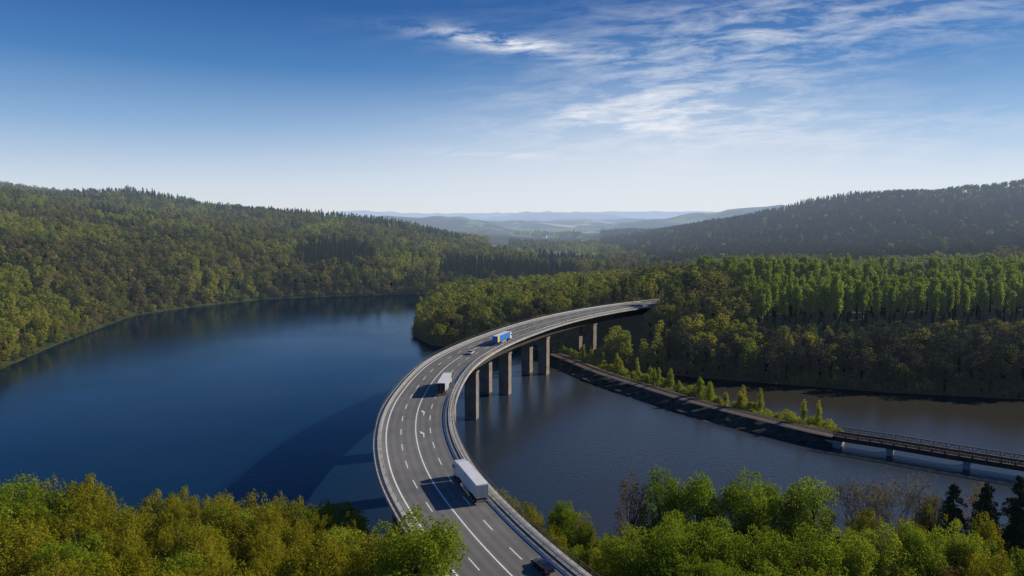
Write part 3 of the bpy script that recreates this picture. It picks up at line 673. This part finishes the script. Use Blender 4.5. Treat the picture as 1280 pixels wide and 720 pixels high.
M['navy']=mat("navy_paint",(.012,.018,.035),(.010,.014,.028),1,.25,spec=.7); M['silver']=mat("silver_paint",(.55,.56,.58),(.5,.51,.53),1,.3,metal=.3)
M['cabred']=mat("cab_white_paint",(.6,.6,.6),(.55,.55,.55),1,.35)
def truck(s,o,side,rear,cab,roof,label,stripe=None,k=1.0):
    x,y,tx,ty=at(s,o); e=empty("articulated_truck",(x,y,DK+.03),math.atan2(-tx,ty)); e.scale=(k,k,k); tag(e,label,"truck")
    tr=empty("trailer",(0,0,0)); tr.parent=e
    bx("side_tarpaulin",(0,-1.7,2.62),(2.5,13.4,2.66),side,tr,.04)
    bx("roof_sheet",(0,-1.7,3.98),(2.44,13.3,.06),roof,tr,.01)
    bx("chassis",(0,-2.0,1.06),(1.2,12.5,.36),M['dark'],tr)
    for sx in (-1,1):
        bx("side_skirt",(sx*1.18,-1.2,.85),(.06,5.2,.5),M['grey'],tr,.01)
        bx("rear_door",(sx*.61,-8.43,2.6),(1.16,.06,2.5),rear,tr,.01)
        bx("tail_light",(sx*.95,-8.5,1.0),(.4,.08,.16),M['red'],tr,.01)
    bx("rear_bumper",(0,-8.42,.72),(2.35,.12,.18),M['grey'],tr,.02)
    if stripe: bx("rear_panel",(0,-7.3,2.62),(2.53,1.9,2.5),stripe,tr,.02)
    for yy in (-6.9,-5.6,-4.3):
        for sx in (-1,1): wheel(tr,sx*1.05,yy,.5,.36)
    c=empty("cab",(0,0,0)); c.parent=e
    prism([(5.35,.7),(7.7,.6),(7.78,1.9),(7.55,2.9),(7.0,3.75),(5.7,3.8),(5.4,3.4)],2.46,"cab_body",cab,c,None,.07)
    prism([(7.80,2.0),(7.59,2.86),(7.5,2.86),(7.7,2.0)],2.2,"windscreen",M['glass'],c,None,.005)
    for sx in (-1,1):
        bx("side_window",(sx*1.235,6.85,2.35),(.03,.9,.75),M['glass'],c,.005)
        bx("headlight",(sx*.9,7.76,.95),(.4,.08,.2),M['lampw'],c,.01)
        bx("mirror",(sx*1.42,7.35,2.45),(.14,.2,.7),M['dark'],c,.02)
        wheel(c,sx*1.05,6.9,.5,.34); wheel(c,sx*1.0,3.9,.5,.5)
    bx("tractor_frame",(0,5.0,.8),(.9,4.2,.3),M['dark'],c)
    return e
truck(s_at_y(116.5),5.8,M['white'],M['grey'],M['cabred'],M['white'],"white articulated truck driving in the outer motorway lane",k=.88)
truck(s_at_y(190),5.2,M['grey'],M['dark'],M['cabred'],M['white'],"white topped truck with dark rear doors on the bridge",k=.9)
truck(s_at_y(265),5.2,M['blue'],M['blue'],M['cabred'],M['white'],"blue truck with a yellow rear section on the bridge",M['yellow'],k=.9)
def car(s,o,paint,label,k=1):
    x,y,tx,ty=at(s,o); e=empty("car",(x,y,DK+.03),math.atan2(-tx,ty)); tag(e,label,"car"); e.scale=(k,k,k)
    tp=lambda z_: 1 if z_<.85 else 1-.28*(z_-.85)/.6
    prism([(-2.2,.3),(2.15,.28),(2.25,.6),(2.1,.78),(1.0,.93),(-1.6,.97),(-2.2,.92),(-2.28,.6)],1.78,"body",paint,e,None,.07)
    prism([(1.05,.9),(.35,1.34),(-.9,1.37),(-1.75,.93)],1.66,"cabin_glass",M['glass'],e,tp,.02)
    prism([(.38,1.345),(.2,1.42),(-.8,1.44),(-1.0,1.38)],1.28,"roof",paint,e,None,.02)
    for sx in (-1,1):
        bx("headlight",(sx*.65,2.2,.66),(.36,.1,.14),M['lampw'],e,.01); bx("tail_light",(sx*.7,-2.25,.78),(.32,.08,.16),M['red'],e,.01)
        for yy in (-1.35,1.38): wheel(e,sx*.82,yy,.33,.22)
car(s_at_y(88),4.9,M['navy'],"dark blue car driving on the near stretch of the motorway",.9)
car(s_at_y(240.7),2.0,M['silver'],"small silver car in the inner lane of the bridge",.95)

# ------------------------------------------------------------ sky + sun
SUN_EL=math.radians(27); az=math.radians(72)   # clockwise from +Y
w=bpy.data.worlds.new("World"); scene.world=w; w.use_nodes=True; n=w.node_tree.nodes; l=w.node_tree.links; n.clear()
out=n.new('ShaderNodeOutputWorld'); bg=n.new('ShaderNodeBackground'); bg.inputs[1].default_value=.1
sky=n.new('ShaderNodeTexSky'); sky.sky_type='NISHITA'; sky.sun_disc=False; sky.sun_elevation=SUN_EL; sky.sun_rotation=az; sky.altitude=300; sky.air_density=1.0; sky.dust_density=.4; sky.ozone_density=3
tc=n.new('ShaderNodeTexCoord'); sp=n.new('ShaderNodeSeparateXYZ'); l.new(tc.outputs['Generated'],sp.inputs[0])
def mth(op,a,b=None,c=None,clamp=False):
    q=n.new('ShaderNodeMath'); q.operation=op; q.use_clamp=clamp
    for i,v in enumerate((a,b,c)):
        if v is None: continue
        if isinstance(v,(int,float)): q.inputs[i].default_value=v
        else: l.new(v,q.inputs[i])
    return q.outputs[0]
gr=n.new('ShaderNodeValToRGB'); l.new(sp.outputs[2],gr.inputs[0]); E=gr.color_ramp.elements
E[0].position=0; E[0].color=(.80,.83,.88,1); E[1].position=.40; E[1].color=(.004,.050,.22,1)
for p_,c_ in ((.045,(.66,.74,.86,1)),(.12,(.27,.44,.70,1)),(.20,(.052,.20,.49,1)),(.28,(.009,.092,.34,1))):
    q=E.new(p_); q.color=c_
gs=n.new('ShaderNodeVectorMath'); gs.operation='SCALE'; l.new(gr.outputs[0],gs.inputs[0]); gs.inputs[3].default_value=10
tn=n.new('ShaderNodeMixRGB'); tn.blend_type='MULTIPLY'; tn.inputs[0].default_value=1; l.new(sky.outputs[0],tn.inputs[1]); tn.inputs[2].default_value=(.90,1.0,1.12,1)
tint=n.new('ShaderNodeMixRGB'); tint.inputs[0].default_value=.78; l.new(tn.outputs[0],tint.inputs[1]); l.new(gs.outputs[0],tint.inputs[2])
ysafe=mth('MAXIMUM',sp.outputs[1],.05); a_=mth('DIVIDE',sp.outputs[0],ysafe); e_=mth('DIVIDE',sp.outputs[2],ysafe)
def blob(ca,ce,sa,se,tilt=0):
    da=mth('SUBTRACT',a_,ca); de=mth('SUBTRACT',e_,ce); de=mth('ADD',de,mth('MULTIPLY',da,tilt))
    r=mth('ADD',mth('POWER',mth('ABSOLUTE',mth('DIVIDE',da,sa)),2),mth('POWER',mth('ABSOLUTE',mth('DIVIDE',de,se)),2))
    return mth('EXPONENT',mth('MULTIPLY',r,-1))
masks=[(blob(.0,.246,.12,.012,.13),2.0),(blob(.30,.215,.22,.06,-.12),.80),(blob(.20,.145,.16,.030,0),1.0),(blob(.50,.29,.4,.05,-.05),.55),(blob(-.03,.092,.10,.006,.03),.7),(blob(.45,.12,.4,.05,0),.45)]
tot=None
for b_,k_ in masks:
    v=mth('MULTIPLY',b_,k_); tot=v if tot is None else mth('ADD',tot,v)
cv=n.new('ShaderNodeCombineXYZ'); l.new(mth('ADD',mth('MULTIPLY',a_,5.0),mth('MULTIPLY',e_,-5)),cv.inputs[0]); l.new(mth('ADD',mth('MULTIPLY',e_,25),mth('MULTIPLY',a_,-.9)),cv.inputs[1])
cn=n.new('ShaderNodeTexNoise'); cn.inputs['Scale'].default_value=1.9; cn.inputs['Detail'].default_value=14; cn.inputs['Roughness'].default_value=.66; cn.inputs['Distortion'].default_value=.35; l.new(cv.outputs[0],cn.inputs['Vector'])
cr=n.new('ShaderNodeMapRange'); cr.inputs[1].default_value=.42; cr.inputs[2].default_value=.76; l.new(cn.outputs[0],cr.inputs[0])
fac=mth('MULTIPLY',cr.outputs[0],tot)
soft=mth('MULTIPLY',blob(.25,.15,.24,.075,0),.14)
veil=mth('MULTIPLY',blob(.22,.055,.48,.085,0),.52)
fac=mth('ADD',mth('ADD',mth('MULTIPLY',fac,.95),soft),veil,clamp=True)
mc=n.new('ShaderNodeMixRGB'); l.new(fac,mc.inputs[0]); l.new(tint.outputs[0],mc.inputs[1]); mc.inputs[2].default_value=(8.0,8.35,9.0,1)
l.new(mc.outputs[0],bg.inputs[0]); l.new(bg.outputs[0],out.inputs[0])
sd_=bpy.data.lights.new("sun",'SUN'); sd_.energy=5.0; sd_.angle=math.radians(.5); sd_.color=(1,.90,.73)
so=bpy.data.objects.new("sun",sd_); COL.objects.link(so)
dirv=Vector((-math.sin(az)*math.cos(SUN_EL),-math.cos(az)*math.cos(SUN_EL),-math.sin(SUN_EL)))
so.rotation_euler=dirv.to_track_quat('-Z','Y').to_euler()

# ------------------------------------------------------------ camera
cd=bpy.data.cameras.new("camera"); cd.sensor_width=36; cd.lens=24; cd.clip_start=.5; cd.clip_end=60000
co=bpy.data.objects.new("camera",cd); COL.objects.link(co); co.location=(0,0,70); co.rotation_euler=(math.radians(90)-math.atan(.1032),0,0)
scene.camera=co
